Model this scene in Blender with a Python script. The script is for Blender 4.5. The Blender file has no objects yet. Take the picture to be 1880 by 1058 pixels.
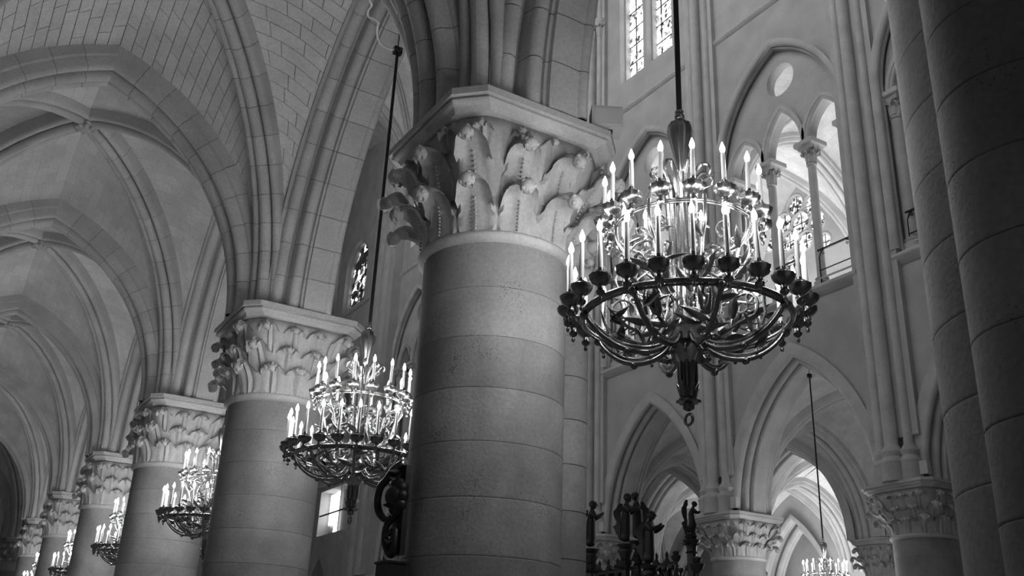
import bpy, bmesh, math, random
from mathutils import Vector, Matrix
from mathutils.geometry import tessellate_polygon
random.seed(7)
S = bpy.context.scene
COL = S.collection
PI = math.pi

# ------------------------------------------------------------------ camera
# world axes: X across the nave (A), Y along the nave (L), Z up.
yaw, pitch, roll, fpx = 0.5342110, 0.3928293, 0.0424884, 1769.573
CAM = Vector((-3.56658, -6.31011, 1.65))
fw = Vector((math.cos(pitch)*math.sin(yaw), math.cos(pitch)*math.cos(yaw), math.sin(pitch)))
rt = Vector((math.cos(yaw), -math.sin(yaw), 0))
up = rt.cross(fw)
r2 = rt*math.cos(roll) + up*math.sin(roll)
u2 = -rt*math.sin(roll) + up*math.cos(roll)
cd = bpy.data.cameras.new('camera')
co = bpy.data.objects.new('camera', cd)
COL.objects.link(co)
m = Matrix((r2, u2, -fw)).transposed().to_4x4()
m.translation = CAM
co.matrix_world = m
cd.sensor_width = 36.0
cd.sensor_fit = 'HORIZONTAL'
cd.lens = fpx/1880.0*36.0
cd.clip_start = 0.05
cd.clip_end = 300
S.camera = co

# ------------------------------------------------------------------ world, exposure
w = bpy.data.worlds.new('world')
S.world = w
w.use_nodes = True
w.node_tree.nodes['Background'].inputs[0].default_value = (1, 1, 1, 1)
w.node_tree.nodes['Background'].inputs[1].default_value = 0.028
S.view_settings.view_transform = 'Standard'
S.view_settings.look = 'None'
S.view_settings.exposure = 0.16
S.view_settings.gamma = 1.0
S.view_settings.use_curve_mapping = False
CANDLE_W = 6.0        # watts of each candle lamp
PANE = 3.6            # strength of the daylight in the stained glass

def area(name, loc, target, sx, sy, power, spread=PI):
    d = bpy.data.lights.new(name, 'AREA')
    d.shape = 'RECTANGLE'; d.size = sx; d.size_y = sy; d.energy = power; d.spread = spread
    o = bpy.data.objects.new(name, d)
    COL.objects.link(o)
    o.location = loc
    o.rotation_euler = (Vector(target)-Vector(loc)).to_track_quat('-Z', 'Y').to_euler()
    return o
area('outer_aisle_light', (22.4, 13, 0.4), (25.9, 13.0, 6.0), 16, 2, 900, math.radians(120))  # unseen lamp added near the floor to brighten the outer aisle
area('gallery_light', (16.9, 13.5, 11.3), (17.2, 13.5, 18), 14, 2.2, 700)
for _l, _z in ((0, 0), (5.6, 0), (10.81, 0), (16.24, 0), (22.25, 0)):   # unseen lamps added behind the springers to brighten the aisle vault
    area('vault_fill', (-.50, _l+.62, 6.08), (-3.0, _l+2.9, 9.2), .25, .25, 11)
for _i in range(6):   # daylight entering through the near clerestory windows, above the frame
    area('clerestory_daylight', (.62, -2+6*_i, 24.2), (14, -2+6*_i, 21.5), 3.2, 4.6, 122, math.radians(115))

# ------------------------------------------------------------------ materials
def new_mat(name):
    mt = bpy.data.materials.new(name); mt.use_nodes = True
    return mt, mt.node_tree, mt.node_tree.nodes['Principled BSDF']

def stone_mat(name, v, var=0.12, scale=2.2, pits=0.0, bump=0.25, rough=0.9, brick=None):
    mt, nt, b = new_mat(name)
    N = nt.nodes.new; Lk = nt.links.new
    tc = N('ShaderNodeTexCoord'); obj = tc.outputs['Object']
    geo = N('ShaderNodeNewGeometry')
    n1 = N('ShaderNodeTexNoise'); n1.inputs['Scale'].default_value = scale; n1.inputs['Detail'].default_value = 6
    n2 = N('ShaderNodeTexNoise'); n2.inputs['Scale'].default_value = 38; n2.inputs['Detail'].default_value = 5
    Lk(geo.outputs['Position'], n1.inputs['Vector']); Lk(geo.outputs['Position'], n2.inputs['Vector'])
    mx = N('ShaderNodeMix'); mx.data_type = 'RGBA'
    mx.inputs[6].default_value = (v*(1-var),)*3+(1,); mx.inputs[7].default_value = (min(1, v*(1+var)),)*3+(1,)
    rr = N('ShaderNodeMapRange'); rr.inputs[1].default_value = .3; rr.inputs[2].default_value = .7
    Lk(n1.outputs['Fac'], rr.inputs[0]); Lk(rr.outputs[0], mx.inputs[0])
    col = mx.outputs[2]
    m2 = N('ShaderNodeMix'); m2.data_type = 'RGBA'; m2.blend_type = 'MULTIPLY'; m2.inputs[0].default_value = .5
    cr = N('ShaderNodeMapRange'); cr.inputs[1].default_value = .3; cr.inputs[2].default_value = .7; cr.inputs[3].default_value = .72; cr.inputs[4].default_value = 1.1
    Lk(n2.outputs['Fac'], cr.inputs[0]); Lk(col, m2.inputs[6]); Lk(cr.outputs[0], m2.inputs[7]); col = m2.outputs[2]
    info = N('ShaderNodeObjectInfo')
    ir = N('ShaderNodeMapRange'); ir.inputs[3].default_value = 1-var*.7; ir.inputs[4].default_value = 1+var*.5
    Lk(info.outputs['Random'], ir.inputs[0])
    m4 = N('ShaderNodeMix'); m4.data_type = 'RGBA'; m4.blend_type = 'MULTIPLY'; m4.inputs[0].default_value = 1
    Lk(col, m4.inputs[6]); Lk(ir.outputs[0], m4.inputs[7]); col = m4.outputs[2]
    hgt = n2.outputs['Fac']
    if pits:
        vo = N('ShaderNodeTexVoronoi'); vo.inputs['Scale'].default_value = 55; vo.inputs['Randomness'].default_value = 1
        n3 = N('ShaderNodeTexNoise'); n3.inputs['Scale'].default_value = 3.5; n3.inputs['Detail'].default_value = 8
        Lk(geo.outputs['Position'], vo.inputs['Vector']); Lk(geo.outputs['Position'], n3.inputs['Vector'])
        a = N('ShaderNodeMapRange'); a.inputs[1].default_value = .47; a.inputs[2].default_value = .75; a.inputs[3].default_value = 0; a.inputs[4].default_value = .42
        Lk(n3.outputs['Fac'], a.inputs[0])
        ls = N('ShaderNodeMath'); ls.operation = 'LESS_THAN'
        Lk(vo.outputs['Distance'], ls.inputs[0]); Lk(a.outputs[0], ls.inputs[1])
        ml = N('ShaderNodeMath'); ml.operation = 'MULTIPLY'; ml.inputs[1].default_value = pits
        Lk(ls.outputs[0], ml.inputs[0])
        m3 = N('ShaderNodeMix'); m3.data_type = 'RGBA'; m3.inputs[7].default_value = (v*.18,)*3+(1,)
        Lk(ml.outputs[0], m3.inputs[0]); Lk(col, m3.inputs[6]); col = m3.outputs[2]
    if brick:
        br = N('ShaderNodeTexBrick')
        br.inputs['Scale'].default_value = 1.0; br.inputs['Brick Width'].default_value = brick[0]; br.inputs['Row Height'].default_value = brick[1]
        br.inputs['Mortar Size'].default_value = brick[2]; br.inputs['Mortar Smooth'].default_value = .3
        br.inputs['Color1'].default_value = (.88,)*3+(1,); br.inputs['Color2'].default_value = (1,)*3+(1,); br.inputs['Mortar'].default_value = (brick[3],)*3+(1,)
        Lk(tc.outputs['UV'], br.inputs['Vector'])
        m5 = N('ShaderNodeMix'); m5.data_type = 'RGBA'; m5.blend_type = 'MULTIPLY'; m5.inputs[0].default_value = 1
        Lk(col, m5.inputs[6]); Lk(br.outputs['Color'], m5.inputs[7]); col = m5.outputs[2]
    Lk(col, b.inputs['Base Color'])
    b.inputs['Roughness'].default_value = rough
    b.inputs['Specular IOR Level'].default_value = .25
    bp = N('ShaderNodeBump'); bp.inputs['Strength'].default_value = bump; bp.inputs['Distance'].default_value = .01
    Lk(hgt, bp.inputs['Height']); Lk(bp.outputs['Normal'], b.inputs['Normal'])
    return mt

def plain_mat(name, v, rough=.5, metal=0.0, spec=.5):
    mt, nt, b = new_mat(name)
    b.inputs['Base Color'].default_value = (v, v, v, 1)
    b.inputs['Roughness'].default_value = rough
    b.inputs['Metallic'].default_value = metal
    b.inputs['Specular IOR Level'].default_value = spec
    n = nt.nodes.new('ShaderNodeTexNoise'); n.inputs['Scale'].default_value = 60
    bp = nt.nodes.new('ShaderNodeBump'); bp.inputs['Strength'].default_value = .12; bp.inputs['Distance'].default_value = .004
    nt.links.new(n.outputs['Fac'], bp.inputs['Height']); nt.links.new(bp.outputs['Normal'], b.inputs['Normal'])
    return mt

def emit_mat(name, strength, v=1.0):
    mt, nt, b = new_mat(name)
    b.inputs['Base Color'].default_value = (v, v, v, 1)
    b.inputs['Emission Color'].default_value = (v, v, v, 1)
    b.inputs['Emission Strength'].default_value = strength
    return mt

def glass_mat(name, strength, scale, lo=0.02, dens=.5):
    """daylit stained glass: bright quarries broken by dark painted glass and leading"""
    mt, nt, b = new_mat(name)
    N = nt.nodes.new; Lk = nt.links.new
    tc = N('ShaderNodeTexCoord')
    vo = N('ShaderNodeTexVoronoi'); vo.feature = 'DISTANCE_TO_EDGE'; vo.inputs['Scale'].default_value = scale
    Lk(tc.outputs['Object'], vo.inputs['Vector'])
    r1 = N('ShaderNodeMapRange'); r1.inputs[1].default_value = .01; r1.inputs[2].default_value = .06
    Lk(vo.outputs['Distance'], r1.inputs[0])
    vc = N('ShaderNodeTexVoronoi'); vc.inputs['Scale'].default_value = scale
    Lk(tc.outputs['Object'], vc.inputs['Vector'])
    r2_ = N('ShaderNodeMapRange'); r2_.inputs[1].default_value = dens-.25; r2_.inputs[2].default_value = dens+.25; r2_.inputs[3].default_value = lo
    sp = N('ShaderNodeSeparateColor'); Lk(vc.outputs['Color'], sp.inputs[0]); Lk(sp.outputs[0], r2_.inputs[0])
    mu = N('ShaderNodeMath'); mu.operation = 'MULTIPLY'; Lk(r1.outputs[0], mu.inputs[0]); Lk(r2_.outputs[0], mu.inputs[1])
    mm = N('ShaderNodeMath'); mm.operation = 'MULTIPLY'; mm.inputs[1].default_value = strength; Lk(mu.outputs[0], mm.inputs[0])
    b.inputs['Base Color'].default_value = (.05,)*3+(1,)
    b.inputs['Emission Color'].default_value = (1, 1, 1, 1)
    Lk(mm.outputs[0], b.inputs['Emission Strength'])
    b.inputs['Roughness'].default_value = .3
    return mt

STONE = stone_mat('limestone', .56, pits=.0)
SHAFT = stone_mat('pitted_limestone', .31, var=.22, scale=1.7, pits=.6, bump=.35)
CARVE = stone_mat('carved_limestone', .52, var=.1, scale=4)
WALL = stone_mat('wall_limestone', .50, var=.12, scale=1.3)
WEB = stone_mat('vault_limestone', .72, var=.12, scale=1.5, brick=(.42, .20, .006, .8))
BLOCK = stone_mat('block_limestone', .74, var=.09, scale=3)
JOINT = stone_mat('joint_mortar', .24, var=.1)
FLOOR = stone_mat('floor_slabs', .45, var=.2)
BRASS = plain_mat('gilt_brass', .40, rough=.26, metal=1.0)
DBRASS = plain_mat('shaded_brass', .22, rough=.22, metal=1.0)  # same brass, colour darkened for the shade below the candles
BRONZE = plain_mat('dark_bronze', .035, rough=.45, metal=.6)
IRON = plain_mat('black_iron', .02, rough=.5, metal=.5)
WAX = plain_mat('candle_wax', .5, rough=.4)
_b = WAX.node_tree.nodes['Principled BSDF']
_b.inputs['Subsurface Weight'].default_value = .0
FLAME = emit_mat('flame', 40.0)
PANEM = glass_mat('stained_glass', PANE, 9.0, dens=.32)
ROSEM = glass_mat('rose_glass', 2.2, 11.0, dens=.5)
DARKG2 = glass_mat('dark_figure_glass', 2.0, 3.0, lo=.0, dens=.72)
DARKG = glass_mat('dark_glass', 1.1, 7.0, lo=.0, dens=.75)
WHITE = plain_mat('white_enamel', .55)
CABLE = plain_mat('white_cable', .9)

# ------------------------------------------------------------------ helpers
def P(L, A, z):
    return Vector((A, L, z))

def build(name, vf, mt, parent=None, smooth=False, recalc=True, autosmooth=None):
    v, f = vf
    me = bpy.data.meshes.new(name)
    me.from_pydata([tuple(q) for q in v], [], f)
    if recalc:
        bm = bmesh.new(); bm.from_mesh(me)
        bmesh.ops.recalc_face_normals(bm, faces=bm.faces)
        bm.to_mesh(me); bm.free()
    if smooth:
        me.polygons.foreach_set('use_smooth', [True]*len(me.polygons))
        if autosmooth:
            me.set_sharp_from_angle(angle=math.radians(autosmooth))
    if mt: me.materials.append(mt)
    me.update()
    return place(name, me, parent)

def place(name, me, parent=None, M=None):
    o = bpy.data.objects.new(name, me)
    COL.objects.link(o)
    if parent is not None:
        o.parent = parent
        o.matrix_parent_inverse = Matrix.Identity(4)
    if M is not None: o.matrix_local = M
    return o

def empty(name, loc=(0, 0, 0), rz=0):
    o = bpy.data.objects.new(name, None)
    COL.objects.link(o); o.location = loc; o.rotation_euler = (0, 0, rz)
    o.empty_display_size = .2
    return o

def tag(o, label=None, cat=None, group=None, kind=None):
    if label: o['label'] = label
    if cat: o['category'] = cat
    if group: o['group'] = group
    if kind: o['kind'] = kind
    return o

def struct(name, label, loc=(0, 0, 0)):
    o = empty(name, loc)
    return tag(o, label, name.split('_')[0], kind='structure')

def join(*parts):
    V, F = [], []
    for v, f in parts:
        n = len(V); V += list(v); F += [tuple(i+n for i in q) for q in f]
    return V, F

def xf(vf, M):
    return [M @ Vector(q) for q in vf[0]], vf[1]

def box(a0, a1, l0, l1, z0, z1):
    v = [Vector((x, y, z)) for z in (z0, z1) for y in (l0, l1) for x in (a0, a1)]
    f = [(0, 2, 3, 1), (4, 5, 7, 6), (0, 1, 5, 4), (2, 6, 7, 3), (0, 4, 6, 2), (1, 3, 7, 5)]
    return v, f

def lathe(prof, seg=24, c=(0, 0), flute=0, fa=0.0, a0=0.0):
    V, F = [], []
    for r, z in prof:
        for i in range(seg):
            t = a0+2*PI*i/seg
            rr = r*(1+fa*math.cos(flute*t)) if flute else r
            V.append(Vector((c[0]+rr*math.cos(t), c[1]+rr*math.sin(t), z)))
    n = len(prof)
    for j in range(n-1):
        for i in range(seg):
            k = (i+1) % seg
            F.append((j*seg+i, j*seg+k, (j+1)*seg+k, (j+1)*seg+i))
    F.append(tuple(range(seg))[::-1]); F.append(tuple((n-1)*seg+i for i in range(seg)))
    return V, F

def sphere(c, r, seg=10, rings=6, sz=1.0):
    pr = [(max(1e-4, r*math.sin(PI*i/rings)), c[2]-r*sz*math.cos(PI*i/rings)) for i in range(rings+1)]
    return lathe(pr, seg, (c[0], c[1]))

def tube(pts, r, seg=8, r_fn=None):
    pts = [Vector(q) for q in pts]
    V, F = [], []
    T0 = (pts[1]-pts[0]).normalized()
    ref = Vector((0, 0, 1)) if abs(T0.z) < .9 else Vector((1, 0, 0))
    Nn = (ref - T0*ref.dot(T0)).normalized()
    n = len(pts)
    for i, q in enumerate(pts):
        T = (pts[min(i+1, n-1)]-pts[max(i-1, 0)]).normalized()
        Nn = (Nn - T*Nn.dot(T)).normalized()
        B = T.cross(Nn)
        rr = r_fn(i/(n-1)) if r_fn else r
        for k in range(seg):
            a = 2*PI*k/seg
            V.append(q + (Nn*math.cos(a)+B*math.sin(a))*rr)
    for i in range(n-1):
        for k in range(seg):
            k2 = (k+1) % seg
            F.append((i*seg+k, i*seg+k2, (i+1)*seg+k2, (i+1)*seg+k))
    F.append(tuple(range(seg))[::-1]); F.append(tuple((n-1)*seg+i for i in range(seg)))
    return V, F

def torus(c, R, r, seg=48, rs=8, axis='z', sx=1.0):
    V, F = [], []
    for i in range(seg):
        a = 2*PI*i/seg
        for k in range(rs):
            b = 2*PI*k/rs
            x, y, z = (R+r*math.cos(b))*math.cos(a)*sx, (R+r*math.cos(b))*math.sin(a), r*math.sin(b)
            if axis == 'x': x, y, z = z, x, y
            if axis == 'y': x, y, z = x, z, y
            V.append(Vector((c[0]+x, c[1]+y, c[2]+z)))
    for i in range(seg):
        for k in range(rs):
            F.append((i*rs+k, ((i+1) % seg)*rs+k, ((i+1) % seg)*rs+(k+1) % rs, i*rs+(k+1) % rs))
    return V, F

def arc(cb, cn, r, a0, a1, k=6):
    return [(cb+r*math.cos(math.radians(a0+(a1-a0)*i/k)), cn+r*math.sin(math.radians(a0+(a1-a0)*i/k))) for i in range(k+1)]

def mirror(p):
    return p+[(-b, n) for b, n in p[::-1]]

# profiles are (b across, n towards the opening)
RIB = mirror([(-.20, -.25), (-.20, .0)] + arc(-.135, .06, .058, 190, -10) + [(-.082, .01)] + arc(0, .11, .072, 215, 90, 6))
RIB_SMALL = mirror([(-.12, -.2), (-.12, .0)] + arc(0, .03, .1, 190, 90, 5))
TRANS = mirror([(-.34, -.60), (-.34, .03), (-.30, .05), (-.295, .09)] + arc(-.215, .12, .075, 190, -10) + [(-.145, .06), (-.115, .07)] + arc(0, .15, .09, 215, 90, 6))
ARC = mirror([(-.62, -.25), (-.62, -.04)] + arc(-.535, .0, .085, 190, -20) + [(-.44, -.12), (-.41, -.11), (-.405, .06)] + arc(-.335, .11, .075, 200, -20) +
             [(-.25, .03), (-.235, .03), (-.23, .20)] + arc(-.18, .21, .05, 180, 60, 3) + [(-.12, .235), (-.06, .24)])
# near arcade: across the wall from the aisle side (A negative) to the nave side
_na = ([(-.42, -.28), (-.42, -.04)] + arc(-.335, .0, .08, 190, -30) + [(-.25, -.07), (-.225, -.05), (-.21, .08)] + arc(-.14, .13, .07, 200, 10) +
       [(-.065, .12), (-.055, .165), (-.03, .17), (-.025, .215), (.10, .225), (.25, .215)] + arc(.30, .20, .05, 150, 10, 4) + [(.36, .12), (.37, .05), (.40, .02), (.40, -.28)])
ARC_NEAR = [(-a, n) for a, n in _na]
def lo(p): return p

def arch_curve(h, v):
    R = (h*h+v*v)/(2*h)
    th = math.asin(min(1, v/R))
    return R, th

def arch_pt(h, v, t, side):
    """t in 0..1 springing->apex; side -1 left, +1 right. returns x, z, nx, nz (n towards opening)"""
    R, th = arch_curve(h, v)
    a = th*t
    x = (R-h) - R*math.cos(a)      # left side, centre at x=R-h
    z = R*math.sin(a)
    nx, nz = math.cos(a), -math.sin(a)
    if t >= .9999:
        k = 1/max(.3, math.sin(a)); nx, nz = 0, -k
    if side > 0: x, nx = -x, -nx
    return x, z, nx, nz

def sweep_half(P0, P1, zs, v, prof, side, t0=0.0, t1=1.0, n=14, stilt=0.0):
    """profile swept along one half of a pointed arch from P0 to P1 (horizontal points)"""
    P0 = Vector(P0).to_2d() if len(P0) == 3 else Vector(P0); P1 = Vector(P1).to_2d() if len(P1) == 3 else Vector(P1)
    D = P1-P0; span = D.length; d = D/span; h = span/2
    bn = Vector((-d.y, d.x))
    c = (P0+P1)/2
    V, F = [], []
    st = []
    if stilt and t0 == 0:
        x, z, nx, nz = arch_pt(h, v, 0, side); st.append((x, -stilt, nx, nz))
    for i in range(n+1):
        st.append(arch_pt(h, v, t0+(t1-t0)*i/n, side))
    m_ = len(prof)
    for x, z, nx, nz in st:
        for b, nn in prof:
            q = c + d*(x+nx*nn) + bn*b
            V.append(Vector((q.x, q.y, zs+z+nz*nn)))
    for i in range(len(st)-1):
        for k in range(m_-1):
            F.append((i*m_+k, i*m_+k+1, (i+1)*m_+k+1, (i+1)*m_+k))
    return V, F

def sweep_arch(P0, P1, zs, v, prof, n=14, stilt=0.0):
    return join(sweep_half(P0, P1, zs, v, prof, -1, n=n, stilt=stilt), sweep_half(P0, P1, zs, v, prof, 1, n=n, stilt=stilt))

def voussoirs(name, P0, P1, zs, v, prof, parent, sides=(-1, 1), step=.42, mt=STONE, stilt=0.0):
    """arch built of separate voussoirs over a mortar core"""
    P0v, P1v = Vector(P0), Vector(P1)
    h = (P1v-P0v).length/2
    R, th = arch_curve(h, v)
    k = max(4, round(R*th/step))
    core = [(b*.985, n-.012) for b, n in prof]
    r = build(name, join(*[sweep_half(P0, P1, zs, v, core, s, n=16, stilt=stilt) for s in sides]), JOINT, parent, smooth=True, autosmooth=40)
    for s in sides:
        for i in range(k):
            g = .0035/(R*th)
            o = build('voussoir', sweep_half(P0, P1, zs, v, prof, s, i/k+g, (i+1)/k-(g if i < k-1 else 0), n=3, stilt=stilt if i == 0 else 0), mt, r, smooth=True, autosmooth=40)
    return r

def uvs(o, fn):
    me = o.data
    uv = me.uv_layers.new(name='UV')
    for lp in me.loops:
        uv.data[lp.index].uv = fn(me.vertices[lp.vertex_index].co, lp.vertex_index)

# ------------------------------------------------------------------ vault bays
def edge_pt(P0, P1, zs, v, t):
    """point on first half of the arch from P0 towards P1"""
    D = P1-P0; h = D.length/2
    x, z, nx, nz = arch_pt(h, v, t, -1)
    q = P0 + D*((x+h)/(2*h))
    return Vector((q.x, q.y, zs+z))

def half_web(Pc, Pd, Pw, zs, vd, vw, nt=14, ns=6, bulge=.20):
    """surface between the diagonal (Pc->Pd, rise vd) and the side arch (Pc->Pw, rise vw), corner Pc"""
    def f(t, s):
        a = edge_pt(Pc[0], Pd, zs, vd, t); b = edge_pt(Pc[1], Pw, zs, vw, t)
        q = a.lerp(b, s)
        q.z += bulge*math.sin(PI*s)*t
        return q
    return f

def web_mesh(f, off=0.0, nt=16, ns=6):
    V, F, UV = [], [], []
    for i in range(nt+1):
        for j in range(ns+1):
            V.append(f(i/nt, j/ns)+Vector((0, 0, off)))
            UV.append(None)
    for i in range(nt):
        for j in range(ns):
            a = i*(ns+1)+j
            F.append((a, a+1, a+ns+2, a+ns+1))
    return V, F

def web_stones(f, parent, mt, L_up, rows, seed=0, blk=.40, cap=300):
    rnd = random.Random(seed)
    n = 0
    for i in range(rows):
        t0, t1 = i/rows, (i+1)/rows
        wl = (f((t0+t1)/2, 1)-f((t0+t1)/2, 0)).length
        if wl < .05: continue
        k = max(1, int(wl/blk + .5))
        cuts = [0]+sorted((q+ (rnd.random()-.5)*.35 + (.5 if i % 2 else 0))/k for q in range(1, k) )+[1]
        cuts = [min(1, max(0, c_)) for c_ in cuts]
        gt = .0055/L_up
        for a, b in zip(cuts, cuts[1:]):
            if b-a < .03: continue
            gs = .005/wl
            pr = rnd.random()*.006
            V, F = [], []
            us = 3
            for lay in (0, 1):
                for ti in (t0+gt, t1-gt):
                    for q in range(us+1):
                        s_ = a+gs+(b-a-2*gs)*q/us
                        V.append(f(ti, s_)+Vector((0, 0, (-pr if lay == 0 else .06))))
            m_ = us+1
            for q in range(us):
                F.append((q, q+1, m_+q+1, m_+q))
                F.append((q, q+1, 2*m_+q+1, 2*m_+q)); F.append((m_+q, m_+q+1, 3*m_+q+1, 3*m_+q))
            F.append((0, m_, 3*m_, 2*m_)); F.append((us, m_+us, 3*m_+us, 2*m_+us))
            build('stone', (V, F), mt, parent, smooth=False)
            n += 1
    return n

def vault_bay(L0, L1, A0, A1, zs, vt, vd, vwl, label, ins=(.55, .42, .57), detail=(), ribs=RIB, trans=TRANS, trans_at=(1,), boss=True, mats=(WEB, STONE), nseg=14, stone_webs=(), name='ceiling'):
    """A0 = arcade side, A1 = far side. ribs spring near the four corners."""
    root = struct(name, label)
    it, idg, iw = ins
    sgn = 1 if A1 > A0 else -1
    cen = Vector(((A0+A1)/2, (L0+L1)/2))
    allv = []
    for ci, (La, Aa, sl, sa) in enumerate(((L0, A0, 1, sgn), (L0, A1, 1, -sgn), (L1, A0, -1, sgn), (L1, A1, -1, -sgn))):
        c_d = Vector((Aa+sa*idg, La+sl*idg))
        opp_d = 2*cen-c_d
        # diagonal
        c_t = Vector((Aa+sa*it, La+sl*.12)); o_t = Vector((A0+A1-Aa-sa*it, La+sl*.12))
        c_w = Vector((Aa+sa*.35, La+sl*iw)); o_w = Vector((Aa+sa*.35, L0+L1-La-sl*iw))
        f1 = half_web((c_d, c_t), opp_d, o_t, zs, vd, vt)
        f2 = half_web((c_d, c_w), opp_d, o_w, zs, vd, vwl)
        for wi, f in ((0, f1), (1, f2)):
            key = (ci, wi)
            if key in stone_webs:
                build('web_backing', web_mesh(f, .012), JOINT, root, smooth=True)
                rows, sd = stone_webs[key]
                web_stones(f, root, BLOCK, 4.6, rows, sd)
            else:
                o = build('web', web_mesh(f), mats[0], root, smooth=True)
                ns = 6
                uvs(o, lambda c_, vi: (((vi % (ns+1))/ns-.5)*2.6, (vi//(ns+1))/16*5.0))
        half = (c_d, opp_d, -1)
        if key in detail or (ci, 'd') in detail:
            voussoirs('rib', c_d, opp_d, zs, vd, ribs, root, sides=(-1,), step=.4)
        else:
            build('rib', sweep_half(c_d, opp_d, zs, vd, ribs, -1, n=nseg, stilt=.02), mats[1], root, smooth=True, autosmooth=40)
    for k in trans_at:
        La = (L0, L1)[k]
        a, b = Vector((A0+sgn*it, La)), Vector((A1-sgn*it, La))
        if ('t', k) in detail:
            voussoirs('transverse_arch', a, b, zs, vt, trans, root, step=.4)
        else:
            build('transverse_arch', sweep_arch(a, b, zs, vt, trans, n=nseg, stilt=.02), mats[1], root, smooth=True, autosmooth=40)
    if boss:
        zb = zs+vd-.16
        pr = [(.02, zb-.1), (.08, zb-.09), (.13, zb-.03), (.16, zb), (.13, zb+.05), (.05, zb+.08)]
        b = join(lathe(pr, 24, (cen.x, cen.y), flute=8, fa=.12), *[sphere((cen.x+.12*math.cos(q*PI/4), cen.y+.12*math.sin(q*PI/4), zb-.05), .04, 8, 5) for q in range(8)])
        build('boss', b, CARVE, root, smooth=True, autosmooth=50)
    return root

# ------------------------------------------------------------------ piers
def ab_loop(ax, ay, c, z, off=0.0):
    # ax half along L, ay half across (A)
    a, b = ay+off, ax+off
    return [Vector(q) for q in ((-a, -b+c, z), (-a+c, -b, z), (a-c, -b, z), (a, -b+c, z), (a, b-c, z), (a-c, b, z), (-a+c, b, z), (-a, b-c, z))]

def loft(loops):
    V, F = [], []
    n = len(loops[0])
    for lp in loops: V += lp
    for j in range(len(loops)-1):
        for i in range(n):
            k = (i+1) % n
            F.append((j*n+i, j*n+k, (j+1)*n+k, (j+1)*n+i))
    F.append(tuple(range(n))[::-1]); F.append(tuple((len(loops)-1)*n+i for i in range(n)))
    return V, F

def sq_rad(th, a, b, c):
    """distance from the centre to the chamfered square in direction th (x = across)"""
    cx, sx = abs(math.cos(th)), abs(math.sin(th))
    r = min(a/max(cx, 1e-6), b/max(sx, 1e-6))
    r = min(r, (a+b-c)/(cx+sx))
    return r

def bell_r(u, th, r0, ax, ay, c):
    e = sq_rad(th, ay-.10, ax-.10, c)
    k = max(0, u-.2)/.8
    k = k*k*(3-2*k)*.85
    return r0*1.0+.015 + (max(e, r0+.02)-r0)*k

def leaf_mesh(th, zb, H, r0, ax, ay, c, zneck, Htot, hw=.17, curl=.085, reach=.06, lobes=False, ball=.06, beads=True, nt=8, ns=14):
    V, F = [], []
    cur = []
    # centreline: up the bell, then a hook out and down
    for i in range(ns+1):
        s = i/ns
        if s < .62:
            z = zb + H*(s/.62)*.86
            u = (z-zneck)/Htot
            r = bell_r(u, th, r0, ax, ay, c) + .012 + reach*(s/.62)**2.2
            nrm = 0.0
        else:
            z1 = zb+H*.86
            u = (z1-zneck)/Htot
            r1 = bell_r(u, th, r0, ax, ay, c) + .012 + reach
            a = (s-.62)/.38*PI*(1.25 if lobes else 1.06)
            k = curl*(1-.25*(s-.62)/.38)
            r = r1 + curl - k*math.cos(a)
            z = z1 + k*math.sin(a)*1.0
        cur.append((r, z, s))
    for (r, z, s) in cur:
        if lobes:
            wd = hw*(.72+.35*math.sin(min(1, s/.62)*PI*.8))*(1+.16*abs(math.sin(s*PI*4.2)))
        else:
            wd = hw*(.82+.18*math.sin(min(1, s/.5)*PI)) if s < .38 else hw*(.24+.58*math.sqrt(max(0, 1-(min(1, (s-.38)/.47))**2)))
        if lobes and s > .62: wd *= 1-.66*((s-.62)/.38)**.8
        for j in range(nt+1):
            t = j/nt*2-1
            edge = .030*abs(t)**3 if s < .95 else 0
            rib = .022*math.exp(-(t*7)**2)
            lob = .012*math.cos(t*PI*4) if lobes else .004*math.cos(t*PI*3)
            back = -.05 if abs(t) > .99 and s < .6 else 0
            rr = r + edge + rib + lob + back - (.02*(1-abs(t)) if s < .62 else 0)
            dth = wd*t/max(r, .2)
            V.append(Vector((rr*math.cos(th+dth), rr*math.sin(th+dth), z - (.05*abs(t)**2 if s > .5 else 0) - (0 if lobes else .03*abs(t)**2*min(1, s/.5)))))
    w_ = nt+1
    for i in range(ns):
        for j in range(nt):
            a = i*w_+j
            F.append((a, a+1, a+w_+1, a+w_))
    parts = [(V, F)]
    r1, z1, _ = cur[-1]
    if ball:
        rb = r1+.01
        cx, cy = rb*math.cos(th), rb*math.sin(th)
        parts.append(sphere((cx, cy, z1), ball, 12, 8))
        for q in range(5):
            a = q*2*PI/5
            tx, ty = -math.sin(th), math.cos(th)
            parts.append(sphere((cx+tx*math.cos(a)*ball*.75+math.cos(th)*ball*.35, cy+ty*math.cos(a)*ball*.75+math.sin(th)*ball*.35, z1+math.sin(a)*ball*.75), ball*.36, 8, 5))
    if beads:
        for q in range(9):
            s = .08+q*.055
            i = min(ns, int(s*ns)); r, z, _ = cur[i]; f_ = s*ns-i
            if i < ns: r += (cur[i+1][0]-r)*f_; z += (cur[i+1][1]-z)*f_
            parts.append(sphere(((r+.02)*math.cos(th), (r+.02)*math.sin(th), z), .011, 6, 4))
    return join(*parts)

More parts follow.
